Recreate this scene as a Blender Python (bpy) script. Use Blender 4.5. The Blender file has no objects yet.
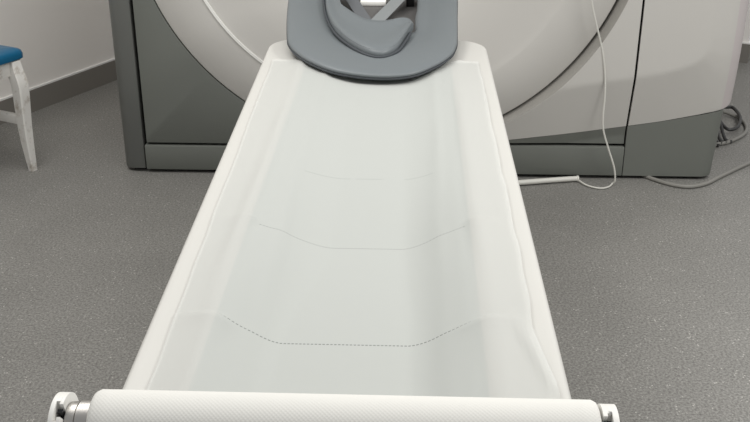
import bpy, bmesh, math, random
from mathutils import Vector, Matrix
random.seed(4)
S = bpy.context.scene
COL = S.collection
PI = math.pi

# ------------------------------------------------------------------ materials
def srgb(r, g, b):
    f = lambda c: (c/255/12.92) if c/255 <= 0.04045 else ((c/255+0.055)/1.055)**2.4
    return (f(r), f(g), f(b), 1)

def mat(name, rgb, rough=0.5, metal=0.0, spec=0.5, bump=None, vary=None, coat=0.0):
    m = bpy.data.materials.new(name); m.use_nodes = True
    nt = m.node_tree; b = nt.nodes['Principled BSDF']
    b.inputs['Base Color'].default_value = srgb(*rgb)
    b.inputs['Roughness'].default_value = rough
    b.inputs['Metallic'].default_value = metal
    b.inputs['Specular IOR Level'].default_value = spec
    b.inputs['Coat Weight'].default_value = coat
    tc = nt.nodes.new('ShaderNodeTexCoord')
    if vary:
        sc, amt = vary
        n = nt.nodes.new('ShaderNodeTexNoise'); n.inputs['Scale'].default_value = sc
        n.inputs['Detail'].default_value = 4
        nt.links.new(tc.outputs['Object'], n.inputs['Vector'])
        mx = nt.nodes.new('ShaderNodeMix'); mx.data_type = 'RGBA'
        mx.inputs[6].default_value = srgb(*[max(0, c-amt) for c in rgb])
        mx.inputs[7].default_value = srgb(*[min(255, c+amt) for c in rgb])
        nt.links.new(n.outputs['Fac'], mx.inputs[0])
        nt.links.new(mx.outputs[2], b.inputs['Base Color'])
    if bump:
        sc, st, dist = bump
        n2 = nt.nodes.new('ShaderNodeTexNoise'); n2.inputs['Scale'].default_value = sc
        nt.links.new(tc.outputs['Object'], n2.inputs['Vector'])
        bp = nt.nodes.new('ShaderNodeBump'); bp.inputs['Strength'].default_value = st
        bp.inputs['Distance'].default_value = dist
        nt.links.new(n2.outputs['Fac'], bp.inputs['Height'])
        nt.links.new(bp.outputs['Normal'], b.inputs['Normal'])
    return m

def floor_material():
    m = mat('speckled vinyl', (140, 137, 132), 0.42, spec=0.35)
    nt = m.node_tree; b = nt.nodes['Principled BSDF']
    tc = nt.nodes.new('ShaderNodeTexCoord')
    def noise(scale, detail, rough=0.6):
        n = nt.nodes.new('ShaderNodeTexNoise')
        n.inputs['Scale'].default_value = scale; n.inputs['Detail'].default_value = detail
        n.inputs['Roughness'].default_value = rough
        nt.links.new(tc.outputs['Object'], n.inputs['Vector']); return n
    def ramp(src, p0, c0, p1, c1):
        r = nt.nodes.new('ShaderNodeValToRGB')
        r.color_ramp.elements[0].position = p0; r.color_ramp.elements[0].color = c0
        r.color_ramp.elements[1].position = p1; r.color_ramp.elements[1].color = c1
        nt.links.new(src, r.inputs['Fac']); return r
    base = ramp(noise(150, 5, 0.75).outputs['Fac'], 0.36, srgb(90, 88, 84), 0.66, srgb(152, 150, 145))
    soft = ramp(noise(3.0, 3).outputs['Fac'], 0.3, (0.93, 0.93, 0.93, 1), 0.7, (1.05, 1.05, 1.05, 1))
    mul = nt.nodes.new('ShaderNodeMix'); mul.data_type = 'RGBA'; mul.blend_type = 'MULTIPLY'
    mul.inputs[0].default_value = 1
    nt.links.new(base.outputs[0], mul.inputs[6]); nt.links.new(soft.outputs[0], mul.inputs[7])
    v = nt.nodes.new('ShaderNodeTexVoronoi'); v.inputs['Scale'].default_value = 95
    nt.links.new(tc.outputs['Object'], v.inputs['Vector'])
    fl = ramp(v.outputs['Distance'], 0.10, (1, 1, 1, 1), 0.24, (0, 0, 0, 1))
    sel = ramp(noise(26, 2).outputs['Fac'], 0.52, (0, 0, 0, 1), 0.6, (1, 1, 1, 1))
    mm = nt.nodes.new('ShaderNodeMath'); mm.operation = 'MULTIPLY'
    nt.links.new(fl.outputs[0], mm.inputs[0]); nt.links.new(sel.outputs[0], mm.inputs[1])
    m2 = nt.nodes.new('ShaderNodeMix'); m2.data_type = 'RGBA'
    m2.inputs[7].default_value = srgb(192, 189, 182)
    nt.links.new(mm.outputs[0], m2.inputs[0]); nt.links.new(mul.outputs[2], m2.inputs[6])
    nt.links.new(m2.outputs[2], b.inputs['Base Color'])
    return m

PERF = (1.146, 1.444, 1.70)
def sheet_material():
    # thin examination paper: lets some of what lies under it show through, dashed perforation lines
    m = mat('examination paper', (243, 242, 238), 0.9, spec=0.1)
    nt = m.node_tree; b = nt.nodes['Principled BSDF']
    tc = nt.nodes.new('ShaderNodeTexCoord')
    uv = nt.nodes.new('ShaderNodeUVMap')
    sx = nt.nodes.new('ShaderNodeSeparateXYZ'); nt.links.new(uv.outputs[0], sx.inputs[0])
    def math_(op, a, bb=None):
        n = nt.nodes.new('ShaderNodeMath'); n.operation = op
        for i, v in enumerate((a, bb)):
            if v is None: continue
            if isinstance(v, (int, float)): n.inputs[i].default_value = v
            else: nt.links.new(v, n.inputs[i])
        return n.outputs[0]
    tot = None
    for yy, w, k, hw in zip(PERF, (0.0012, 0.0012, 0.0013), (0.8, 0.55, 0.35), (0.185, 0.165, 0.118)):
        d = math_('ABSOLUTE', math_('SUBTRACT', sx.outputs[1], yy))
        on = math_('MULTIPLY', math_('MULTIPLY', math_('LESS_THAN', d, w), k), math_('LESS_THAN', math_('ABSOLUTE', math_('SUBTRACT', sx.outputs[0], -0.076)), hw))
        tot = on if tot is None else math_('ADD', tot, on)
    n = nt.nodes.new('ShaderNodeTexNoise'); n.inputs['Scale'].default_value = 11; n.inputs['Detail'].default_value = 3
    nt.links.new(tc.outputs['Object'], n.inputs['Vector'])
    gate = math_('GREATER_THAN', n.outputs['Fac'], 0.37)
    dash = math_('GREATER_THAN', math_('FRACT', math_('MULTIPLY', sx.outputs[0], 190)), 0.35)
    ins = math_('LESS_THAN', math_('ABSOLUTE', math_('SUBTRACT', sx.outputs[0], -0.074)), 0.185)
    tot = math_('MULTIPLY', math_('MULTIPLY', tot, dash), math_('MULTIPLY', gate, ins))
    mx = nt.nodes.new('ShaderNodeMix'); mx.data_type = 'RGBA'
    mx.inputs[6].default_value = srgb(200, 200, 195); mx.inputs[7].default_value = srgb(120, 122, 118)
    nt.links.new(tot, mx.inputs[0]); nt.links.new(mx.outputs[2], b.inputs['Base Color'])
    tr = nt.nodes.new('ShaderNodeBsdfTransparent')
    ms = nt.nodes.new('ShaderNodeMixShader'); ms.inputs[0].default_value = 0.30
    nt.links.new(b.outputs[0], ms.inputs[1]); nt.links.new(tr.outputs[0], ms.inputs[2])
    nt.links.new(ms.outputs[0], nt.nodes['Material Output'].inputs['Surface'])
    nb = nt.nodes.new('ShaderNodeTexNoise'); nb.inputs['Scale'].default_value = 9; nb.inputs['Detail'].default_value = 3
    nt.links.new(tc.outputs['Object'], nb.inputs['Vector'])
    bp = nt.nodes.new('ShaderNodeBump'); bp.inputs['Strength'].default_value = 0.12; bp.inputs['Distance'].default_value = 0.01
    nt.links.new(nb.outputs['Fac'], bp.inputs['Height']); nt.links.new(bp.outputs['Normal'], b.inputs['Normal'])
    return m

def roll_material():
    # embossed diamond dimples
    m = mat('embossed paper', (214, 212, 206), 0.9, spec=0.1)
    nt = m.node_tree; b = nt.nodes['Principled BSDF']
    uv = nt.nodes.new('ShaderNodeUVMap')
    mp = nt.nodes.new('ShaderNodeMapping'); mp.inputs['Rotation'].default_value = (0, 0, PI/4)
    mp.inputs['Scale'].default_value = (330, 330, 1)
    nt.links.new(uv.outputs[0], mp.inputs[0])
    ch = nt.nodes.new('ShaderNodeTexVoronoi'); ch.inputs['Scale'].default_value = 1; ch.inputs['Randomness'].default_value = 0
    ch.voronoi_dimensions = '2D'
    nt.links.new(mp.outputs[0], ch.inputs['Vector'])
    bp = nt.nodes.new('ShaderNodeBump'); bp.inputs['Strength'].default_value = 0.3; bp.inputs['Distance'].default_value = 0.0008
    nt.links.new(ch.outputs['Distance'], bp.inputs['Height']); nt.links.new(bp.outputs['Normal'], b.inputs['Normal'])
    return m

def worn_paint():
    m = mat('worn white paint', (205, 202, 196), 0.5)
    nt = m.node_tree; b = nt.nodes['Principled BSDF']
    tc = nt.nodes.new('ShaderNodeTexCoord')
    n = nt.nodes.new('ShaderNodeTexNoise'); n.inputs['Scale'].default_value = 22; n.inputs['Detail'].default_value = 6
    n.inputs['Roughness'].default_value = 0.7
    nt.links.new(tc.outputs['Object'], n.inputs['Vector'])
    r = nt.nodes.new('ShaderNodeValToRGB')
    r.color_ramp.elements[0].position = 0.30; r.color_ramp.elements[0].color = srgb(172, 163, 151)
    r.color_ramp.elements[1].position = 0.46; r.color_ramp.elements[1].color = srgb(216, 213, 207)
    nt.links.new(n.outputs['Fac'], r.inputs['Fac']); nt.links.new(r.outputs[0], b.inputs['Base Color'])
    return m

M = {
 'floor': floor_material(),
 'wall': mat('painted wall', (240, 236, 231), 0.8, spec=0.2, bump=(220, 0.08, 0.002)),
 'base': mat('grey skirting', (128, 124, 118), 0.5, spec=0.3),
 'seal': mat('white sealant', (232, 231, 228), 0.6),
 'cradle': mat('white couch shell', (195, 193, 187), 0.42, spec=0.35),
 'mat': mat('pale couch mat', (132, 152, 149), 0.6),
 'sheet': sheet_material(),
 'roll': roll_material(),
 'gwhite': mat('scanner white plastic', (194, 191, 185), 0.45, spec=0.3),
 'gpink': mat('scanner side plastic', (192, 184, 182), 0.45, spec=0.3),  # pinkish light on the rounded side, put into its colour
 'ggrey': mat('scanner dark grey plastic', (108, 110, 104), 0.45, spec=0.3, bump=(600, 0.05, 0.001)),
 'gcol': mat('scanner grey column plastic', (104, 105, 101), 0.42, spec=0.35),
 'gap': mat('black gap', (22, 22, 22), 0.8, spec=0.1),
 'trim': mat('pale trim strip', (236, 234, 228), 0.4),  # light caught by the funnel edge, put into the colour
 'groove': mat('scanner groove', (150, 147, 141), 0.5, spec=0.25),
 'vinyl': mat('grey vinyl', (108, 113, 115), 0.42, spec=0.4, bump=(420, 0.06, 0.0008)),
 'vinyl_dark': mat('dark seam vinyl', (58, 62, 66), 0.55),  # seam piping, and the painted shade under the neck cushion
 'plate': mat('head plate', (92, 90, 88), 0.6),
 'strap': mat('grey webbing', (128, 131, 131), 0.85, bump=(900, 0.2, 0.001)),
 'strap_dim': mat('dark grey webbing', (96, 98, 100), 0.85),
 'black': mat('black plastic', (14, 14, 15), 0.4),
 'liner': mat('white liner', (244, 242, 236), 0.8),
 'steel': mat('brushed steel', (172, 169, 164), 0.38, metal=1.0),
 'bracket': mat('white bracket plastic', (222, 220, 214), 0.4),
 'card': mat('cardboard core', (168, 150, 122), 0.85),
 'white_cord': mat('white cord', (206, 204, 196), 0.5),
 'grey_cord': mat('grey cable', (126, 124, 118), 0.5),
 'dark_cord': mat('dark grey cable', (54, 53, 52), 0.5),
 'paint': worn_paint(),
 'blue': mat('blue leatherette', (18, 88, 122), 0.3, spec=0.5, bump=(160, 0.1, 0.001)),
}

# ------------------------------------------------------------------ mesh helpers
def link(name, me, m, parent=None, angle=35):
    me.materials.append(M[m] if isinstance(m, str) else m)
    me.validate()
    for p in me.polygons: p.use_smooth = True
    me.set_sharp_from_angle(angle=math.radians(angle))
    o = bpy.data.objects.new(name, me); COL.objects.link(o)
    if parent is not None: o.parent = parent
    return o

def raw(name, V, F, m, parent=None, angle=35, fix=True):
    me = bpy.data.meshes.new(name); me.from_pydata([tuple(v) for v in V], [], F)
    if fix:
        bm = bmesh.new(); bm.from_mesh(me)
        bmesh.ops.remove_doubles(bm, verts=bm.verts, dist=1e-5)
        bmesh.ops.recalc_face_normals(bm, faces=bm.faces)
        bm.to_mesh(me); bm.free()
    return link(name, me, m, parent, angle)

class MB:
    def __init__(s): s.V = []; s.F = []
    def add(s, V, F):
        k = len(s.V); s.V += [Vector(v) for v in V]; s.F += [tuple(i+k for i in f) for f in F]; return s
    def grid(s, rows, close_u=False, close_v=False):
        nr, nc = len(rows), len(rows[0]); V = [p for r in rows for p in r]; F = []
        for i in range(nr if close_v else nr-1):
            for j in range(nc if close_u else nc-1):
                F.append((i*nc+j, i*nc+(j+1) % nc, ((i+1) % nr)*nc+(j+1) % nc, ((i+1) % nr)*nc+j))
        return s.add(V, F)
    def prism(s, poly, axis, a, b):
        # poly: 2D points; extruded along axis from a to b
        def P(u, v, w):
            return {'x': (w, u, v), 'y': (u, w, v), 'z': (u, v, w)}[axis]
        n = len(poly)
        V = [P(u, v, a) for u, v in poly]+[P(u, v, b) for u, v in poly]
        F = [tuple(range(n)), tuple(range(2*n-1, n-1, -1))]+[(i, (i+1) % n, n+(i+1) % n, n+i) for i in range(n)]
        return s.add(V, F)
    def box(s, x0, x1, y0, y1, z0, z1): return s.prism([(x0, y0), (x1, y0), (x1, y1), (x0, y1)], 'z', z0, z1)
    def tube(s, pts, r, n=10, cap=True):
        pts = [Vector(p) for p in pts]; rows = []; up = None
        R = r if callable(r) else (lambda t: r)
        for i, p in enumerate(pts):
            d = (pts[min(i+1, len(pts)-1)]-pts[max(i-1, 0)]).normalized()
            if up is None: up = d.orthogonal().normalized()
            up = (up-d*up.dot(d)).normalized(); q = d.cross(up); rr = R(i/(len(pts)-1))
            rows.append([p+up*rr*math.cos(2*PI*k/n)+q*rr*math.sin(2*PI*k/n) for k in range(n)])
        k0 = len(s.V); s.grid(rows, close_u=True)
        if cap: s.F.append(tuple(k0+i for i in range(n))); s.F.append(tuple(k0+(len(rows)-1)*n+i for i in reversed(range(n))))
        return s
    def lathe(s, prof, axis='x', c=(0, 0, 0), n=48):
        rows = []
        for a, r in prof:
            row = []
            for k in range(n):
                u, v = r*math.cos(2*PI*k/n), r*math.sin(2*PI*k/n)
                row.append({'x': (c[0]+a, c[1]+u, c[2]+v), 'y': (c[0]+u, c[1]+a, c[2]+v), 'z': (c[0]+u, c[1]+v, c[2]+a)}[axis])
            rows.append(row)
        return s.grid(rows, close_u=True)
    def build(s, name, m, parent=None, angle=35, bevel=0, seg=2):
        o = raw(name, s.V, s.F, m, parent, angle)
        if bevel:
            bm = bmesh.new(); bm.from_mesh(o.data)
            es = [e for e in bm.edges if len(e.link_faces) == 2 and e.calc_face_angle(0) > 0.6]
            bmesh.ops.bevel(bm, geom=es, offset=bevel, segments=seg, affect='EDGES', profile=0.5, clamp_overlap=True)
            bm.to_mesh(o.data); bm.free()
            for p in o.data.polygons: p.use_smooth = True
            o.data.set_sharp_from_angle(angle=math.radians(angle))
        return o

def spline(pts, per=8):
    pts = [Vector(p) for p in pts]; out = []
    for i in range(len(pts)-1):
        p0 = pts[max(i-1, 0)]; p1 = pts[i]; p2 = pts[i+1]; p3 = pts[min(i+2, len(pts)-1)]
        for k in range(per):
            t = k/per
            out.append(0.5*((2*p1)+(p2-p0)*t+(2*p0-5*p1+4*p2-p3)*t*t+(3*p1-p0-3*p2+p3)*t**3))
    out.append(pts[-1]); return out

def resample(pts, n, closed=False):
    pts = [Vector(p) for p in pts]
    if closed: pts = pts+[pts[0]]
    L = [0]
    for a, b in zip(pts, pts[1:]): L.append(L[-1]+(b-a).length)
    out = []; j = 0; m = n if closed else n-1
    for i in range(n):
        t = L[-1]*i/m
        while j < len(L)-2 and L[j+1] < t: j += 1
        f = (t-L[j])/max(1e-9, L[j+1]-L[j]); out.append(pts[j].lerp(pts[j+1], min(1, max(0, f))))
    return out

def interp(tab, x):
    if x <= tab[0][0]: return tab[0][1]
    for (a, p), (b, q) in zip(tab, tab[1:]):
        if x <= b: return p+(q-p)*(x-a)/(b-a)
    return tab[-1][1]

def sstep(a, b, x):
    t = min(1, max(0, (x-a)/(b-a))); return t*t*(3-2*t)

def empty(name, label, cat, loc=(0, 0, 0), group=None):
    o = bpy.data.objects.new(name, None); COL.objects.link(o); o.location = loc
    o['label'] = label; o['category'] = cat
    if group: o['group'] = group
    return o
def reparent(root):
    # parts are modelled in world coordinates; keep them there under an Empty that stands at the thing's base
    for c in root.children: c.matrix_parent_inverse = Matrix.Translation(-Vector(root.location))
def tag(o, label, cat): o['label'] = label; o['category'] = cat; return o
def struct(o): o['kind'] = 'structure'; return o

# ------------------------------------------------------------------ the room
U = Vector((0.4304, 0.9026)); N = Vector((-0.9026, 0.4304))      # along the left wall / out through it
W0 = Vector((-1.724, 4.212)); K = Vector((1.757, 5.166))
s_int = (K-W0).dot(U); X0 = W0+U*s_int
struct(MB().box(-5.5, 4.5, -3.5, 8.2, -0.05, 0.0).build('floor', 'floor'))
def slab(a, b, out, t, z0, z1):
    a, b, out = Vector(a), Vector(b), Vector(out)
    return MB().prism([tuple(a), tuple(b), tuple(b+out*t), tuple(a+out*t)], 'z', z0, z1)
A = W0-U*7.0
struct(slab(A, X0, N, 0.12, 0, 2.8).build('wall_left', 'wall'))
struct(slab(X0, K, U, 0.12, 0, 2.8).build('wall_back', 'wall'))
struct(slab(K+U*0.12, K+U*2.4, N, 0.12, 0, 2.8).build('wall_right', 'wall'))
for nm, a, b, out in (('left', A, X0, -N), ('back', X0, K, -U), ('right', K-U*0.012, K+U*2.4, -N)):
    struct(slab(a, b, out, 0.012, 0, 0.10).build('baseboard_'+nm, 'base'))
for i, (a, b, out) in enumerate(((A, X0, -N), (X0, K, -U), (K-U*0.009, K+U*2.4, -N))):
    struct(slab(a, b, out, 0.009, 0.10, 0.107).build('trim_%d' % (i+1), 'seal'))

# ------------------------------------------------------------------ the scanner
Y0 = 3.534
XC, ZC, R = -0.105, 1.02, 0.893
ZT = 1.93
sc = empty('medical_scanner', 'large white and dark grey medical scanner with a round front behind the couch', 'scanner', (0.04, Y0, 0))

def ring_plate(x0, x1, z0, z1, r, y0, y1, a0=0, a1=2*PI, n=144):
    """a plate with a round hole: rectangle outside, circle inside, from y0 to y1"""
    full = abs(a1-a0-2*PI) < 1e-6
    angs = [a0+(a1-a0)*i/n for i in range(n if full else n+1)]
    for cx_, cz_ in ((x0, z0), (x1, z0), (x0, z1), (x1, z1)):
        a = math.atan2(cz_-ZC, cx_-XC) % (2*PI)
        for q in (a, a+2*PI):
            if a0 < q < a1: angs.append(q)
    angs.sort()
    def outer(a):
        c, s = math.cos(a), math.sin(a); t = 1e9
        if c > 1e-9: t = min(t, (x1-XC)/c)
        if c < -1e-9: t = min(t, (x0-XC)/c)
        if s > 1e-9: t = min(t, (z1-ZC)/s)
        if s < -1e-9: t = min(t, (z0-ZC)/s)
        return (XC+c*t, ZC+s*t)
    mb = MB(); rows = []
    for a in angs:
        ox, oz = outer(a); ix, iz = XC+r*math.cos(a), ZC+r*math.sin(a)
        rows.append([(ix, y1, iz), (ix, y0, iz), (ox, y0, oz), (ox, y1, oz)])
    mb.grid(rows, close_u=True, close_v=full)
    if not full:
        mb.F.append((0, 1, 2, 3)); k = (len(rows)-1)*4; mb.F.append((k+3, k+2, k+1, k))
    return mb

# dark inner frame that closes every seam
ring_plate(-1.085, 1.04, 0.10, ZT-0.02, R-0.02, Y0+0.045, Y0+0.14).box(-1.07, 1.06, Y0+0.03, Y0+0.14, 0.0, 0.2).build('inner_frame', 'gap', sc)
# left: rounded outer column and flat dark panel with the round cut-out
def rounded_left(x0, x1, yf, yb, r, n=8):
    return [(x1, yf), ] + [(x0+r-r*math.sin(PI/2*i/n), yf+r-r*math.cos(PI/2*i/n)) for i in range(n+1)] + [(x0, yb), (x1, yb)]
MB().prism(rounded_left(-1.103, -1.017, Y0, Y0+0.30, 0.045), 'z', 0.014, ZT).build('side_column', 'gcol', sc, bevel=0.004)
ring_plate(-1.004, 0.0, 0.121, ZT, R+0.003, Y0, Y0+0.03, PI/2, 3*PI/2-0.02).build('front_panel', 'ggrey', sc, bevel=0.003)
for x0, x1, zt in ((-1.012, -0.10, 0.111), (-0.098, 0.803, 0.129)):
    MB().box(x0, x1, Y0-0.008, Y0+0.03, 0.014, zt).build('plinth', 'ggrey', sc, bevel=0.0035)

# the round white front: flat rim, then a shallow funnel into the bore
prof = [(0.035, R-0.001), (0.003, R-0.001), (0.0, R-0.005), (0.0, 0.735), (0.004, 0.725), (0.012, 0.70), (0.028, 0.62), (0.055, 0.52), (0.10, 0.42), (0.13, 0.385), (0.16, 0.365), (1.15, 0.36)]
disc = MB().lathe(prof, 'y', (XC, Y0, ZC), 160).build('round_front', 'gwhite', sc, angle=50)
# painted highlight: pale strip where the funnel edge catches light, lower left
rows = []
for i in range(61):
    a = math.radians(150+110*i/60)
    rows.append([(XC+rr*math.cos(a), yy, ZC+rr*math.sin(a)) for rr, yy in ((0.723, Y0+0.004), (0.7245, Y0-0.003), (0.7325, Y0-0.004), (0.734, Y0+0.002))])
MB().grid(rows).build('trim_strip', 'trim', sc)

# right: sculpted panel, its crease running on into the rounded right cover
CRE = [(0.30, 0.318), (0.557, 0.369), (0.685, 0.393), (0.813, 0.413), (0.898, 0.428), (0.970, 0.450), (1.010, 0.467), (1.035, 0.486), (1.048, 0.512), (1.055, 0.56), (1.056, 0.70), (1.056, 2.2)]
BD = [(-0.12, 0.115), (0.20, 0.133), (0.37, 0.154), (0.558, 0.177), (0.631, 0.187), (0.783, 0.210), (0.92, 0.232), (1.062, 0.260), (1.10, 0.268), (1.15, 0.284), (1.19, 0.308), (1.30, 0.330)]
CV = [Vector(c) for c in CRE]
def crease_sd(x, z):
    """> 0 below and outside the crease, distance in metres"""
    p = Vector((x, z)); best = 1e9; side = 1
    for a, b in zip(CV, CV[1:]):
        ab = b-a; t = min(1, max(0, (p-a).dot(ab)/ab.dot(ab))); q = a+ab*t; d = (p-q).length
        if d < best:
            best = d; cr = ab.x*(p.y-a.y)-ab.y*(p.x-a.x); side = -1 if cr > 0 else 1
    return best*side
def yfront(x, z):
    d = crease_sd(x, z)
    if d <= 0: return Y0-0.050
    return Y0-0.050+0.053*min(1.0, d/0.23)
def column_rows(xs, zlo, zhi, nz, wrap=None):
    rows = []
    for x in xs:
        a, b = zlo(x), zhi(x); rows.append([(x, yfront(x, a+(b-a)*k/nz), a+(b-a)*k/nz) for k in range(nz+1)])
    return rows
def shell(rows, depth):
    """front grid + back at depth, closed"""
    back = [[(p[0], Y0+depth, p[2]) for p in r] for r in rows]
    mb = MB().grid(rows).grid(back)
    mb.grid([rows[0], back[0]]).grid([rows[-1], back[-1]])
    mb.grid([[r[0] for r in rows], [r[0] for r in back]]).grid([[r[-1] for r in rows], [r[-1] for r in back]])
    return mb
RO = R+0.024
xs = [XC+0.005+RO*math.sin(PI/2*i/70)*0.999 for i in range(71)]
xs = [x for x in xs if x < 0.793]+[0.793, 0.7995]
circ_lo = lambda x: ZC-math.sqrt(max(0.0, RO*RO-(x-XC)**2))
circ_hi = lambda x: ZC+math.sqrt(max(0.0, RO*RO-(x-XC)**2))
mb = shell(column_rows(xs, lambda x: interp(BD, x), circ_lo, 56), 0.03)
mb2 = shell(column_rows(xs, circ_hi, lambda x: ZT, 20), 0.03)
# sloped lip round the disc
lip = []
for i in range(101):
    a = -PI/2+0.01+(PI-0.02)*i/100
    ca, sa = math.cos(a), math.sin(a)
    pts = []
    for rr, f in ((R+0.007, 1.0), (R+0.010, 0.72), (R+0.016, 0.32), (RO-0.002, 0.04), (RO+0.0005, 0.0)):
        x, z = XC+rr*ca, ZC+rr*sa; x = min(x, 0.7995)
        yf = yfront(x, z); pts.append((x, yf+(Y0+0.028-yf)*f, z))
    lip.append(pts)
mb.V += []; mb.add(mb2.V, mb2.F)
mb.build('front_cover', 'gwhite', sc, angle=28)
MB().grid(lip).build('cover_lip', 'groove', sc, angle=60)
def low(x): return 0.140
mb = shell(column_rows(xs, low, lambda x: max(0.1405, interp(BD, x)-0.0015), 8), 0.03)
mb.build('lower_panel', 'ggrey', sc)

# right cover: front face, then a rounded corner into the side
RC = 0.10; XR = 1.200
def plan(x0, r, xr, n=14, front=16, yb=0.95):
    """(x, dy, sx) along the plan outline from the seam round the corner to the back"""
    pts = [(x0+(xr-r-x0)*i/front, 0.0, x0+(xr-r-x0)*i/front) for i in range(front)]
    for i in range(n+1):
        a = PI/2*i/n; pts.append((xr-r+r*math.sin(a), r-r*math.cos(a), xr-r+r*a*0.55))
    pts.append((xr-0.01, yb, xr+0.1)); return pts
def cover(pts, zlo, zhi, nz):
    rows = []
    for x, dy, sx in pts:
        a, b = zlo(sx), zhi(sx); rows.append([(x, yfront(sx, a+(b-a)*k/nz)+dy, a+(b-a)*k/nz) for k in range(nz+1)])
    return rows
P1 = plan(0.8080, RC, XR, 14, 40)
kk = 44
def closed_cover(pts, zlo, zhi, nz):
    rows = cover(pts, zlo, zhi, nz)
    inner = [[(p[0]-0.03*(1 if i > 8 else 0), p[1]+0.035, p[2]) for p in r] for i, r in enumerate(rows)]
    mb = MB().grid(rows)
    mb.grid([[r[0] for r in rows], [r[0] for r in inner]]).grid([[r[-1] for r in rows], [r[-1] for r in inner]])
    mb.grid([rows[0], inner[0]]).grid([rows[-1], inner[-1]])
    return mb
closed_cover(P1[:kk+1], lambda s: interp(BD, s), lambda s: ZT, 150).build('right_cover', 'gwhite', sc, angle=28)
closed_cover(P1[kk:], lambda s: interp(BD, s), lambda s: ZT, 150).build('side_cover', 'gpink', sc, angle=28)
# dark grey foot under it, drawn in a little towards the floor
rows = []
for x, dy, sx in plan(0.8060, 0.055, 1.164, 10, 20):
    r_ = []
    for k in range(9):
        z = 0.014+(interp(BD, sx)-0.0015-0.014)*k/8
        inset = 0.016*(1-k/8)*sstep(0.9, 1.17, x)
        r_.append((x-inset, Y0-0.004+dy, z))
    rows.append(r_)
foot = MB().grid(rows)
foot.grid([[r[0] for r in rows], [(r[0][0]-0.03, r[0][1]+0.04, r[0][2]) for r in rows]])
foot.grid([rows[0], [(p[0], p[1]+0.04, p[2]) for p in rows[0]]])
foot.build('foot_cover', 'ggrey', sc)
MB().prism([(Y0-0.043, 0.412), (Y0-0.043, ZT-0.002), (Y0+0.05, ZT-0.002), (Y0+0.05, 0.212), (Y0+0.006, 0.212), (Y0+0.006, 0.23)], 'x', 0.7998, 0.8078).build('seam_gasket', 'gap', sc)
# body behind the front
hb = ring_plate(-1.09, 1.15, 0.02, ZT, 0.40, Y0+0.32, Y0+1.18)
hb.build('rear_housing', 'gwhite', sc, bevel=0.01)
# caps closing the sides between front and body
MB().box(-1.088, -1.03, Y0+0.30, Y0+0.325, 0.014, ZT).box(-1.02, 1.14, Y0+0.04, Y0+0.32, ZT-0.03, ZT-0.004).box(1.06, 1.10, Y0+0.12, Y0+0.33, 0.014, ZT-0.03).build('side_filler', 'ggrey', sc)
reparent(sc)

# ------------------------------------------------------------------ the couch
CX = -0.072; HW = 0.2675; ZR = 0.770; Y_FOOT, Y_HEAD = 0.835, 2.615
DEP = [(0.80, 0.020), (0.93, 0.034), (1.05, 0.041), (1.146, 0.042), (1.458, 0.046), (1.70, 0.030), (2.0, 0.018), (2.30, 0.014), (2.7, 0.012)]
def trough(x, y):
    """dip of the couch surface below its rim (0 at the rim .. 1 in the flat bottom) times depth"""
    soft = sstep(1.15, 1.45, y)
    l0, l1 = -0.262, -0.170+0.045*soft
    r0, r1 = 0.102, 0.004-0.012*soft
    t = min((x-l0)/(l1-l0), (x-r0)/(r1-r0))
    t = min(1, max(0, t)); t = t*0.35+0.65*(t*t*(3-2*t))
    return interp(DEP, y)*t
def flare(y): return 0.0345*sstep_lin(0.95, 2.53, y)
def sstep_lin(a, b, y): return min(1.0, max(0.0, (y-a)/(b-a)))
def half(y):
    r = 0.085
    if y > Y_HEAD-r: return HW-r+math.sqrt(max(0, r*r-(y-(Y_HEAD-r))**2))
    r = 0.03
    if y < Y_FOOT+r: return HW-r+math.sqrt(max(0, r*r-((Y_FOOT+r)-y)**2))
    return HW
couch = empty('patient_couch', 'long white scanner couch with rounded head end, covered by a paper sheet', 'couch', (CX, 1.75, 0))
ys = [Y_FOOT+0.03*(1-math.cos(PI/2*i/8)) for i in range(8)]
ys += [Y_FOOT+0.03+(Y_HEAD-0.085-Y_FOOT-0.03)*i/60 for i in range(60)]
ys += [Y_HEAD-0.085+0.085*math.sin(PI/2*i/16) for i in range(17)]
us = [-1+2*i/70 for i in range(71)]
rows = []
for y in ys:
    h = half(y); loop = []
    for u in us:
        x = CX+u*h-flare(y)*(1-u)/2
        loop.append((x, y, ZR-trough(x, y)))
    e = 0.012
    loop[0] = (CX-h+0.004-flare(y), y, ZR-0.0012); loop[-1] = (CX+h-0.004, y, ZR-0.0012)
    loop += [(CX+h-0.001, y, ZR-0.005), (CX+h, y, ZR-0.012), (CX+h-0.003, y, ZR-0.030), (CX+h-0.02, y, ZR-0.045)]
    for i in range(13):
        v = 1-2*i/12; loop.append((CX+v*(h-0.035), y, ZR-0.052-0.048*(1-v*v)))
    loop += [(CX-h+0.02, y, ZR-0.045), (CX-h+0.003, y, ZR-0.030), (CX-h, y, ZR-0.012), (CX-h+0.001, y, ZR-0.005)]
    for i in range(71, len(loop)):
        p = loop[i]; loop[i] = (p[0]-flare(y)*(1-(p[0]-CX)/h)/2, p[1], p[2])
    rows.append(loop)
mb = MB().grid(rows, close_u=True)
n = len(rows[0]); mb.F.append(tuple(range(n))); mb.F.append(tuple((len(rows)-1)*n+i for i in reversed(range(n))))
mb.build('cradle', 'cradle', couch, angle=50)
# pale mat lying in the hollow
rows = []
for i in range(70):
    y = 0.90+(2.36-0.90)*i/69
    l, r = -0.258, 0.098
    rows.append([(l+(r-l)*k/40, y, ZR-trough(l+(r-l)*k/40, y)+0.0022*min(1, 6*min(k, 40-k)/40)) for k in range(41)])
MB().grid(rows).build('mat', 'mat', couch)
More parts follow.
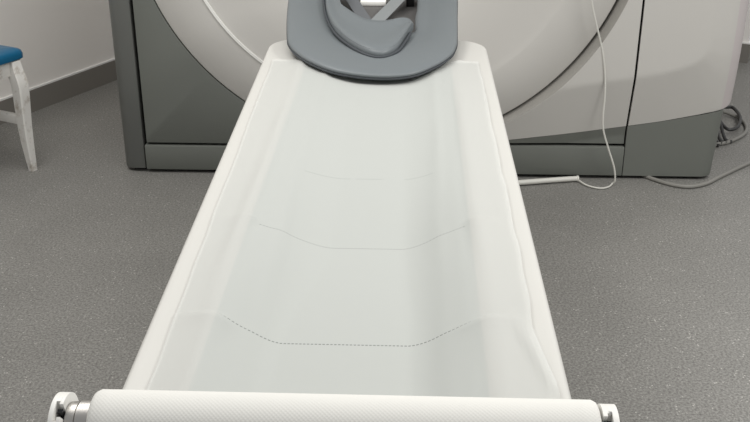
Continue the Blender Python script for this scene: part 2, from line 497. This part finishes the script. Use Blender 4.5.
# beam and pedestal that carry the cradle
MB().prism([(CX-0.15, 0.60), (CX+0.15, 0.60), (CX+0.17, 0.64), (CX+0.15, 0.690), (CX-0.15, 0.690), (CX-0.17, 0.64)], 'y', 0.95, 2.58).build('beam', 'cradle', couch, bevel=0.008)
MB().prism([(1.30, 0.0), (2.50, 0.0), (2.50, 0.06), (2.30, 0.12), (2.25, 0.602), (1.45, 0.602), (1.42, 0.12), (1.30, 0.06)], 'x', CX-0.16, CX+0.14).build('pedestal', 'gwhite', couch, bevel=0.015)

# ------------------------------------------------------------------ paper sheet and roll
RY, RZ, RR = 0.775, 0.8690, 0.034
random.seed(9)
wob = [random.uniform(-1, 1) for _ in range(40)]
def w1(y, k): 
    t = y*7.0+k*3.7; i = int(math.floor(t)) ; f = t-i; f = f*f*(3-2*f)
    return wob[i % 40]*(1-f)+wob[(i+1) % 40]*f
ysh = [0.93+(2.392-0.93)*i/150 for i in range(151)]
NX = 76
def sheet_z(x, y):
    z = ZR-trough(x, y)+0.0040
    if x > 0.095: z += 0.0025*sstep(0.085, 0.12, x)*(1-sstep(2.0, 2.35, y))
    # soft lengthwise creases over both shoulders
    for x0, amp, wd in ((-0.266, 0.0062, 0.013), (-0.232, -0.0052, 0.014), (-0.205, 0.0030, 0.012), (0.114, 0.0052, 0.015), (0.080, -0.0046, 0.014), (0.052, 0.0026, 0.012)):
        xx = x0+0.006*w1(y*0.7, x0*50); z += amp*(0.45+0.55*sstep(1.2, 1.5, y))*math.exp(-((x-xx)/wd)**2)*(0.75+0.4*w1(y, x0*31))
    # little buckle where the perforation meets the shoulders
    for yy, k in ((1.146, 1.0), (1.458, 0.5)):
        for x0 in (-0.262, 0.105):
            z += 0.008*k*math.exp(-((x-x0)/0.035)**2)*(1 if y < yy else -0.2)*math.exp(-(abs(y-yy)/0.035))
    # diagonal fold on the right near the foot end
    d = (x-0.150)-(y-1.10)*-0.22
    z += 0.0050*math.exp(-(d/0.007)**2)*sstep(1.2, 1.1, y) * sstep(0.93, 0.98, y)
    return max(z, ZR-trough(x, y)+0.0036)
rows = []; uvs = []
def edge(y):
    l = interp([(0.93, -0.305), (1.1, -0.309), (1.5, -0.319), (2.0, -0.332), (2.4, -0.342)], y)+0.0016*w1(y*1.6, 2)
    r = interp([(0.93, 0.178), (1.0, 0.178), (1.13, 0.163), (1.2, 0.168), (2.0, 0.166), (2.4, 0.166)], y)+0.0016*w1(y*1.8, 7)
    return l, r
# leaving the roll from underneath, then down on to the couch
lead = []
z_of = lambda x: sheet_z(x, 0.93)
a_rel = math.radians(-75)
for k in range(12):
    t = k/12
    row = []; uv = []
    l0, r0 = -0.298, 0.178
    l, r = edge(0.93)
    for j in range(NX+1):
        u = j/NX; x1 = l+(r-l)*u; x0 = l0+(r0-l0)*u
        ya, za = RY+(RR+0.0012)*math.cos(a_rel), RZ+(RR+0.0012)*math.sin(a_rel)
        zt = sheet_z(x1, 0.93)
        x = x0+(x1-x0)*t; y = ya+(0.93-ya)*t; z = za+(zt-za)*(t**0.8)
        row.append((x, y, z)); uv.append((x, y))
    lead.append(row)
rows += lead
for y in ysh:
    l, r = edge(y); rows.append([(l+(r-l)*j/NX, y, sheet_z(l+(r-l)*j/NX, y)) for j in range(NX+1)])
V = [p for r_ in rows for p in r_]; n = NX+1
F = [(i*n+j, i*n+j+1, (i+1)*n+j+1, (i+1)*n+j) for i in range(len(rows)-1) for j in range(NX)]
sheet = raw('paper_sheet', V, F, 'sheet', None, 60, fix=False)
ul = sheet.data.uv_layers.new(name='UVMap')
for lp in sheet.data.loops:
    c = sheet.data.vertices[lp.vertex_index].co; ul.data[lp.index].uv = (c.x, c.y)
tag(sheet, 'wide white disposable paper sheet spread along the couch, with dashed perforations', 'paper')

XL, XRR = -0.2980, 0.1805
proll = empty('paper_roll', 'white embossed paper roll lying across the foot end of the couch', 'paper roll', (CX+0.005, RY, RZ))
prf = [(XL+0.002, 0.018), (XL, RR-0.006), (XL+0.002, RR-0.002), (XL+0.006, RR)]
prf += [(XL+0.006+(XRR-XL-0.012)*i/40, RR) for i in range(1, 40)]
prf += [(XRR-0.006, RR), (XRR-0.002, RR-0.002), (XRR, RR-0.006), (XRR-0.002, 0.018)]
ro = MB().lathe(prf, 'x', (0, RY, RZ), 64).build('roll_paper', 'roll', proll, angle=60)
ul = ro.data.uv_layers.new(name='UVMap')
for p in ro.data.polygons:
    base = math.atan2(p.center.z-RZ, p.center.y-RY)
    for li in p.loop_indices:
        c = ro.data.vertices[ro.data.loops[li].vertex_index].co
        a = math.atan2(c.z-RZ, c.y-RY)
        while a-base > PI: a -= 2*PI
        while a-base < -PI: a += 2*PI
        ul.data[li].uv = (c.x, a*RR)
MB().lathe([(XL+0.003, 0.0125), (XL+0.003, 0.018), (XRR-0.003, 0.018), (XRR-0.003, 0.0125)], 'x', (0, RY, RZ), 40).build('core', 'card', proll)
reparent(proll)

# spindle: thin rod through the roll with a wider stepped steel end on the left
MB().lathe([(-0.328, 0.0), (-0.328, 0.010), (0.190, 0.010), (0.190, 0.0)], 'x', (0, RY, RZ), 32).build('roll_rod', 'steel', couch)
MB().lathe([(-0.3220, 0.011), (-0.3220, 0.0200), (-0.3210, 0.0218), (-0.3125, 0.0222), (-0.3118, 0.0212), (-0.3112, 0.0212), (-0.3104, 0.0238), (-0.2995, 0.0240), (-0.2988, 0.0232), (-0.2982, 0.011)], 'x', (0, RY, RZ), 48).build('spindle_cap', 'steel', couch)
HR = RR-0.0035; HI = 0.0165
def hook(slices):
    """C-shaped end bracket, built of slices along x; a T-shaped slot is cut into its rounded top"""
    P = lambda r, d: (RY+r*math.cos(math.radians(d)), RZ+r*math.sin(math.radians(d)))
    mb = MB()
    for xa, xb, a1, a2 in slices:
        if a1 is None: pts = [P(HR, 180*i/20) for i in range(21)]
        else:
            pts = [P(HR, a1*i/12) for i in range(13)]+[P(HI, a1+(a2-a1)*i/6) for i in range(7)]
            pts += [P(HR, a2+(180-a2)*i/8) for i in range(9)]
        mb.prism(pts+[(RY-HR, RZ-0.078), (RY+HR, RZ-0.078)], 'x', xa, xb)
    return mb
for side in (0, 1):
    if side == 0:
        sl_ = [(-0.3335, -0.3292, None, 0), (-0.3292, -0.3256, 99, 138), (-0.3256, -0.3222, 106, 131)]
        a, b_, c = -0.3291, -0.3257, -0.3224; x0, x1 = -0.3335, -0.3150
    else:
        sl_ = [(0.1825, 0.1865, 106, 131), (0.1865, 0.1910, 99, 138), (0.1910, 0.1965, None, 0)]
        a, b_, c = 0.1909, 0.1866, 0.1827; x0, x1 = 0.1790, 0.1965
    b = hook(sl_).build('roll_bracket', 'bracket', couch, angle=30, bevel=0.0008)
    P = lambda r, d: (RY+r*math.cos(math.radians(d)), RZ+r*math.sin(math.radians(d)))
    MB().prism([P(HI+0.0004, 100), P(HI+0.0004, 118), P(HI+0.0004, 137), P(HI+0.004, 137), P(HI+0.004, 118), P(HI+0.004, 100)], 'x', min(a, b_), max(a, b_)).build('slot_liner', 'plate', b)
    MB().prism([P(HI+0.0004, 107), P(HI+0.0004, 130), P(HI+0.003, 130), P(HI+0.003, 107)], 'x', min(b_, c), max(b_, c)).prism([P(HI+0.004, 110), P(HI+0.004, 122), P(HI+0.009, 120), P(HI+0.010, 112)], 'x', min((a+b_)/2, c), max((a+b_)/2, c)).build('latch', 'black', b)
    # arm from the bracket down to the couch end
    MB().prism([(RY-0.02, 0.7905), (RY+0.03, 0.7905), (0.815, 0.745), (0.815, 0.690), (0.79, 0.690), (0.75, 0.74)], 'x', x0, x1).build('bracket_arm', 'bracket', couch, bevel=0.003)
MB().box(-0.3335, 0.1965, 0.8145, 0.8352, 0.690, 0.745).build('crossbar', 'bracket', couch, bevel=0.003)
reparent(couch)

# ------------------------------------------------------------------ headrest
def zp(y, d=0.0): return 0.782+0.10*(y-2.2)+d
hr = empty('headrest', 'grey vinyl padded headrest with raised neck cushion at the head end of the couch', 'headrest', (-0.10, 2.6, 0.78))
outer = [(-0.349, 2.806), (-0.335, 2.638), (-0.316, 2.480), (-0.305, 2.432), (-0.286, 2.388), (-0.246, 2.328), (-0.178, 2.266), (-0.083, 2.236), (-0.002, 2.250), (0.056, 2.308), (0.095, 2.374), (0.110, 2.43), (0.1155, 2.49), (0.121, 2.65), (0.128, 2.85), (0.126, 3.00), (0.108, 3.13), (0.06, 3.20), (-0.02, 3.235), (-0.10, 3.242), (-0.19, 3.235), (-0.28, 3.20), (-0.338, 3.13), (-0.358, 3.00)]
inner = [(-0.2116, 2.8286), (-0.2044, 2.7254), (-0.1838, 2.6324), (-0.1445, 2.5602), (-0.1032, 2.5344), (-0.0619, 2.5344), (-0.0206, 2.5395), (0.0062, 2.5705), (0.0093, 2.6841), (0.0145, 2.7873), (0.0103, 2.9938), (-0.031, 3.0867), (-0.1032, 3.1176), (-0.1755, 3.0867), (-0.2147, 2.9938)]
def closed_spline(p, n):
    p3 = [Vector((a, b, 0)) for a, b in p]; out = []
    m = len(p3)
    for i in range(m):
        p0, p1, p2, q3 = p3[i-1], p3[i], p3[(i+1) % m], p3[(i+2) % m]
        for k in range(8):
            t = k/8; out.append(0.5*((2*p1)+(p2-p0)*t+(2*p0-5*p1+4*p2-q3)*t*t+(3*p1-p0-3*p2+q3)*t**3))
    return out
def by_angle(loop, c, n):
    """sample a star-shaped loop at n even angles round c"""
    out = []
    L = [(math.atan2(p.y-c[1], p.x-c[0]), p) for p in loop]
    for i in range(n):
        a = -PI+2*PI*(i+0.5)/n; best = None
        for (a0, p), (a1, q) in zip(L, L[1:]+L[:1]):
            d0 = (a-a0+PI) % (2*PI)-PI; d1 = (a1-a+PI) % (2*PI)-PI
            if d0 >= 0 and d1 >= 0 and d0+d1 < 1.0:
                f = d0/(d0+d1) if d0+d1 > 0 else 0; best = p.lerp(q, f); break
        out.append(best if best is not None else min(L, key=lambda t: abs((t[0]-a+PI) % (2*PI)-PI))[1])
    return out
NA = 160
OL = by_angle(closed_spline(outer, NA), (-0.10, 2.66), NA); IL = by_angle(closed_spline(inner, NA), (-0.10, 2.66), NA)
cen = Vector((-0.10, 2.66, 0))
T = 0.026
profile = [(0.075, -T), (0.055, -0.018), (0.03, -0.0135), (0.005, -0.0115), (0.0005, -0.009), (-0.0005, -0.006), (0.001, -0.003), (0.005, -0.0008), (0.012, 0.001), (0.028, 0.003)]
rows = []
for off, dz in profile:      # outer edge: off = metres inwards
    rows.append([Vector((o.x, o.y, 0))+(i_-o).normalized()*off for o, i_ in zip(OL, IL)]); rows[-1] = [(v.x, v.y, zp(v.y, dz)) for v in rows[-1]]
for t, dz in ((0.35, 0.003), (0.5, 0.0), (0.65, -0.005), (0.78, -0.008)):
    rows.append([(lambda v: (v.x, v.y, zp(v.y, dz)))(o.lerp(i_, t)) for o, i_ in zip(OL, IL)])
for off, dz in ((0.016, -0.008), (0.006, -0.011), (0.0, -0.018), (0.0, -T+0.003), (0.008, -T)):
    rows.append([(lambda v: (v.x, v.y, zp(v.y, dz)))(i_+(o-i_).normalized()*off) for o, i_ in zip(OL, IL)])
MB().grid(rows, close_u=True, close_v=True).build('pad', 'vinyl', hr, angle=60)
loop = [(lambda v: (v.x, v.y, zp(v.y, -0.0125)))(o+(o-i_).normalized()*-0.001) for o, i_ in zip(OL, IL)]
MB().tube(loop+[loop[0]], 0.0026, 8, cap=False).build('piping', 'vinyl_dark', hr)
# neck cushion: crescent swept between its outer and inner edge
co = spline([(-0.2454, 2.9115, 0), (-0.2412, 2.7971, 0), (-0.2277, 2.6723, 0), (-0.2007, 2.5527, 0), (-0.1633, 2.4644, 0), (-0.1165, 2.3936, 0), (-0.0759, 2.3708, 0), (-0.0395, 2.4072, 0), (-0.0187, 2.4852, 0), (-0.0031, 2.5631, 0), (0.0042, 2.6047, 0)], 10)
ci = spline([(-0.2089, 2.9345, 0), (-0.2026, 2.8092, 0), (-0.1942, 2.7215, 0), (-0.1786, 2.6839, 0), (-0.1368, 2.6108, 0), (-0.1097, 2.5836, 0), (-0.0835, 2.5753, 0), (-0.0574, 2.5815, 0), (-0.0366, 2.5941, 0), (-0.0146, 2.6108, 0), (0.0, 2.6191, 0)], 10)
co = [Vector((v.x, v.y-0.030, 0)) for v in resample(co, 80)]; ci = [Vector((v.x, v.y-0.026, 0)) for v in resample(ci, 80)]
rows = []
cp = [(0.02, -0.012), (0.0, -0.004), (-0.008, 0.003), (-0.008, 0.009), (0.006, 0.014), (0.04, 0.0185), (0.10, 0.0205), (0.25, 0.0190), (0.45, 0.0150), (0.65, 0.0150), (0.83, 0.0195), (0.94, 0.0220), (0.985, 0.0180), (1.0, 0.010), (1.0, -0.022)]
for k in range(80):
    e = min(1.0, k/5.0, (79-k)/9.0); e = math.sqrt(max(0.02, 1-(1-e)**2))
    row = []
    for t, dz in cp:
        v = co[k].lerp(ci[k], t); row.append((v.x, v.y, zp(v.y, dz*e if dz > 0 else dz)))
    rows.append(row)
mb = MB().grid(rows); n = len(cp)
mb.F.append(tuple(range(n))); mb.F.append(tuple(79*n+i for i in reversed(range(n))))
mb.build('neck_cushion', 'vinyl', hr, angle=60)
pts = []
for v, q in zip(co[2:74], ci[2:74]):
    d = (v-q).normalized()*0.0095; pts.append((v.x+d.x, v.y+d.y, zp(v.y, 0.0022)))
MB().tube(pts, 0.0042, 8).build('cushion_seam', 'vinyl_dark', hr)  # dark tube stands in for shade in the cushion's lower crease
pts = [(v.x*0.97+ci[k+3].x*0.03, v.y*0.97+ci[k+3].y*0.03, zp(v.y, 0.0165)) for k, v in enumerate(co[3:77])]
MB().tube(pts, 0.0016, 6).build('cushion_piping', 'vinyl', hr)
# rigid plate below the opening, with its tongue into the couch end
plate = MB().prism([(-0.29, 2.617), (0.07, 2.617), (0.09, 2.66), (0.09, 3.08), (0.03, 3.16), (-0.24, 3.16), (-0.31, 3.08), (-0.31, 2.66)], 'z', 0.7735, 0.783)
plate.box(-0.24, 0.04, 3.115, 3.145, 0.782, 0.838)
plate.build('base_plate', 'plate', hr, bevel=0.003)
MB().prism([(2.618, 0.700), (2.85, 0.740), (2.85, 0.774), (2.618, 0.774)], 'x', -0.18, 0.04).build('tongue', 'plate', hr, bevel=0.003)
def web(a, b, w, z0, z1, sag, name, m, tilt=0.0):
    a, b = Vector((a[0], a[1], 0)), Vector((b[0], b[1], 0)); d = (b-a).normalized(); q = Vector((-d.y, d.x, 0))
    top = []; bot = []
    for i in range(13):
        t = i/12; p = a.lerp(b, t); z = z0+(z1-z0)*t+sag*math.sin(PI*t)
        top.append([(p.x+q.x*w*s, p.y+q.y*w*s, z+tilt*s) for s in (-0.5, -0.25, 0, 0.25, 0.5)])
        bot.append([(x, y, zz-0.002) for x, y, zz in top[-1]])
    mb = MB().grid(top).grid(bot).grid([[r[0] for r in top], [r[0] for r in bot]]).grid([[r[-1] for r in top], [r[-1] for r in bot]]).grid([top[0], bot[0]]).grid([top[-1], bot[-1]])
    return mb.build(name, m, hr)
web((-0.112, 2.66), (-0.010, 3.00), 0.040, 0.790, 0.826, 0.0, 'strap', 'strap')
web((-0.112, 2.67), (-0.200, 2.99), 0.036, 0.7865, 0.822, 0.0, 'strap', 'strap_dim')
MB().box(-0.018, 0.006, 2.94, 2.995, 0.7832, 0.818).build('buckle', 'black', hr, bevel=0.003)
MB().box(-0.155, -0.078, 2.945, 3.00, 0.7832, 0.798).build('head_liner', 'liner', hr, bevel=0.004)
reparent(hr)

# ------------------------------------------------------------------ chair by the left wall
C0 = Vector((-1.436, 3.580))
def cpt(u, v): p = C0-U*u+N*v; return (p.x, p.y)      # u back along the wall, v towards the wall
ch = empty('wooden_chair', 'worn white painted wooden chair with blue leatherette seat by the left wall', 'chair', (*cpt(0.22, 0.2), 0))
SW, SD = 0.44, 0.42
def seat_ring(inset, z, n=6, r=0.035):
    out = []
    for (cu, cv, a0) in ((r, r, PI), (SW-r, r, 1.5*PI), (SW-r, SD-r, 0), (r, SD-r, 0.5*PI)):
        for i in range(n+1):
            a = a0+PI/2*i/n; u = cu+(r-inset)*math.cos(a); v = cv+(r-inset)*math.sin(a)
            out.append((*cpt(u, v), z))
    return out
rings = [(0.006, 0.436), (0.0, 0.440), (-0.001, 0.455), (0.004, 0.467), (0.014, 0.473), (0.033, 0.478)]
mb = MB().grid([seat_ring(i, z) for i, z in rings], close_u=True); n = len(seat_ring(0, 0))
mb.F.append(tuple(range(n))); mb.F.append(tuple((len(rings)-1)*n+i for i in reversed(range(n))))
mb.build('seat', 'blue', ch, angle=50)
def bar(u0, u1, v0, v1, z0, z1): return MB().prism([cpt(u0, v0), cpt(u1, v0), cpt(u1, v1), cpt(u0, v1)], 'z', z0, z1)
for args in ((0.03, SW-0.03, 0.018, 0.040), (0.03, SW-0.03, SD-0.04, SD-0.018), (0.018, 0.040, 0.03, SD-0.03), (SW-0.04, SW-0.018, 0.03, SD-0.03)):
    bar(*args, 0.380, 0.4358).build('apron', 'paint', ch, bevel=0.003)
def leg(cu, cv, dv):
    # sabre leg: square section, swelling knee under the apron, foot swept outwards
    rows = []
    for z, off, w in ((0.4355, 0.018, 0.021), (0.40, 0.014, 0.0235), (0.37, 0.004, 0.025), (0.34, -0.001, 0.0245), (0.30, 0.000, 0.0235), (0.25, 0.003, 0.0225), (0.18, 0.006, 0.0205), (0.11, 0.005, 0.0180), (0.06, 0.002, 0.0155), (0.02, -0.001, 0.0135), (0.0, -0.002, 0.0125)):
        row = []
        for su, sv in ((-1, -0.8), (-0.8, -1), (0.8, -1), (1, -0.8), (1, 0.8), (0.8, 1), (-0.8, 1), (-1, 0.8)):
            row.append((*cpt(cu+su*w, cv+dv*off+sv*w), z))
        rows.append(row)
    mb = MB().grid(rows, close_u=True); k = len(rows)
    mb.F.append(tuple(range(8))); mb.F.append(tuple((k-1)*8+i for i in reversed(range(8))))
    return mb.build('leg', 'paint', ch, angle=40)
leg(0.052, 0.004, 1); leg(SW-0.052, 0.004, 1); leg(0.052, SD-0.004, -1); leg(SW-0.052, SD-0.004, -1)
bar(0.040, 0.064, 0.022, SD-0.022, 0.185, 0.222).build('stretcher', 'paint', ch, bevel=0.004)
bar(SW-0.064, SW-0.040, 0.022, SD-0.022, 0.185, 0.222).build('stretcher', 'paint', ch, bevel=0.004)
for u in (0.03, SW-0.065): bar(u, u+0.035, SD+0.002, SD+0.034, 0.38, 0.90).build('back_post', 'paint', ch, bevel=0.005)
bar(0.03, SW-0.03, SD+0.006, SD+0.028, 0.78, 0.88).build('back_rail', 'paint', ch, bevel=0.006)
bar(0.03, SW-0.03, SD+0.006, SD+0.028, 0.58, 0.62).build('back_rail', 'paint', ch, bevel=0.006)
reparent(ch)

# ------------------------------------------------------------------ cords
wc = empty('cord', 'thin white cord hanging down the scanner front and curling on the floor', 'cord', (0.70, 3.46, 0))
pth = spline([(0.560, 3.66, 1.934), (0.560, 3.59, 1.934), (0.561, 3.535, 1.9345), (0.562, 3.488, 1.915), (0.563, 3.476, 1.85), (0.568, 3.477, 1.50), (0.580, 3.480, 1.10), (0.602, 3.484, 0.85), (0.622, 3.487, 0.70), (0.643, 3.486, 0.62), (0.676, 3.484, 0.515), (0.694, 3.48, 0.425), (0.700, 3.474, 0.35), (0.700, 3.470, 0.275), (0.706, 3.468, 0.217), (0.730, 3.466, 0.147), (0.757, 3.462, 0.075), (0.766, 3.462, 0.022), (0.758, 3.468, 0.006), (0.740, 3.440, 0.005), (0.705, 3.424, 0.005), (0.660, 3.450, 0.006), (0.632, 3.500, 0.010)], 8)
MB().tube(pth, 0.0033, 8).build('line', 'white_cord', wc)
sl = spline([(0.636, 3.497, 0.0125), (0.60, 3.492, 0.0125), (0.50, 3.470, 0.0125), (0.413, 3.450, 0.0125), (0.30, 3.43, 0.0125), (0.18, 3.42, 0.0125)], 8)
MB().tube(sl, lambda t: 0.0100 if t > 0.06 else 0.0122, 12).build('sleeve', 'white_cord', wc)
reparent(wc)
gc = spline([(0.89, 3.552, 0.0075), (0.930, 3.505, 0.0075), (0.98, 3.462, 0.0075), (1.04, 3.446, 0.0075), (1.11, 3.480, 0.0075), (1.179, 3.549, 0.0075), (1.337, 3.70, 0.0075), (1.60, 3.93, 0.0075), (2.1, 4.20, 0.0075)], 8)
tag(MB().tube(gc, 0.0075, 10).build('floor_cable', 'grey_cord'), 'light grey cable running over the floor from under the right foot of the scanner', 'cable')
gl = spline([(1.20, 4.30, 0.06), (1.30, 4.27, 0.05), (1.387, 4.293, 0.022), (1.45, 4.227, 0.010), (1.450, 4.125, 0.008), (1.408, 4.025, 0.008), (1.32, 3.931, 0.008), (1.262, 3.899, 0.008), (1.232, 3.86, 0.008)], 8)
tag(MB().tube(gl, 0.0075, 10).build('looped_cable', 'grey_cord'), 'grey cable making a wide bend round the dark coil right of the scanner', 'cable')
co_ = empty('coiled_cable', 'dark grey cable coiled in loops on the floor right of the scanner', 'cable', (1.35, 4.1, 0))
lp = spline([(1.20, 4.10, 0.06), (1.30, 4.16, 0.07), (1.369, 4.262, 0.05), (1.414, 4.315, 0.032), (1.447, 4.320, 0.028), (1.440, 4.194, 0.028), (1.392, 4.066, 0.028), (1.343, 4.030, 0.028), (1.326, 4.10, 0.04), (1.345, 4.19, 0.05)], 8)
MB().tube(lp, 0.0075, 10).build('loop', 'dark_cord', co_)
for k, (dx, dy) in enumerate(((0, 0), (0.022, 0.01), (0.046, 0.025), (-0.018, -0.02))):
    lp = spline([(1.295+dx, 4.21+dy, 0.012), (1.27+dx, 4.12+dy, 0.06), (1.262+dx, 4.02+dy, 0.055), (1.265+dx, 3.93+dy, 0.012), (1.285+dx, 3.905+dy, 0.009)], 8)
    MB().tube(lp, 0.0072, 8).build('loop', 'dark_cord', co_)
reparent(co_)

# ------------------------------------------------------------------ light
def area(name, loc, sx, sy, power, col=(1, 0.99, 0.97), rot=(0, 0, 0)):
    l = bpy.data.lights.new(name, 'AREA'); l.shape = 'RECTANGLE'; l.size = sx; l.size_y = sy; l.energy = power; l.color = col
    o = bpy.data.objects.new(name, l); o.location = loc; o.rotation_euler = rot; COL.objects.link(o); return o
area('ceiling_lamp', (-0.1, 1.7, 2.75), 2.0, 1.0, 22)
area('ceiling_lamp', (2.1, 1.5, 2.75), 0.8, 1.8, 62)
area('ceiling_lamp', (-1.3, 2.6, 2.75), 0.8, 1.6, 26)  # unseen lamp added to brighten the left wall
area('ceiling_lamp', (2.0, 4.4, 2.75), 0.6, 0.6, 9)
w = bpy.data.worlds.new('World'); S.world = w; w.use_nodes = True
w.node_tree.nodes['Background'].inputs[0].default_value = (0.96, 0.98, 1.0, 1)
w.node_tree.nodes['Background'].inputs[1].default_value = 0.46

# ------------------------------------------------------------------ camera
f = 996.0
cam = bpy.data.cameras.new('camera'); cam.sensor_fit = 'HORIZONTAL'; cam.sensor_width = 36; cam.lens = 36*f/750
cam.clip_start = 0.05
co = bpy.data.objects.new('camera', cam); COL.objects.link(co)
pitch = math.atan2(451, f); yaw = math.atan2(41, math.hypot(f, 451))
co.location = (0, 0, 1.45); co.rotation_euler = (PI/2-pitch, 0, yaw)
S.camera = co

S.view_settings.view_transform = 'Standard'; S.view_settings.look = 'None'
S.view_settings.exposure = 0.14; S.view_settings.gamma = 1.0; S.view_settings.use_curve_mapping = False
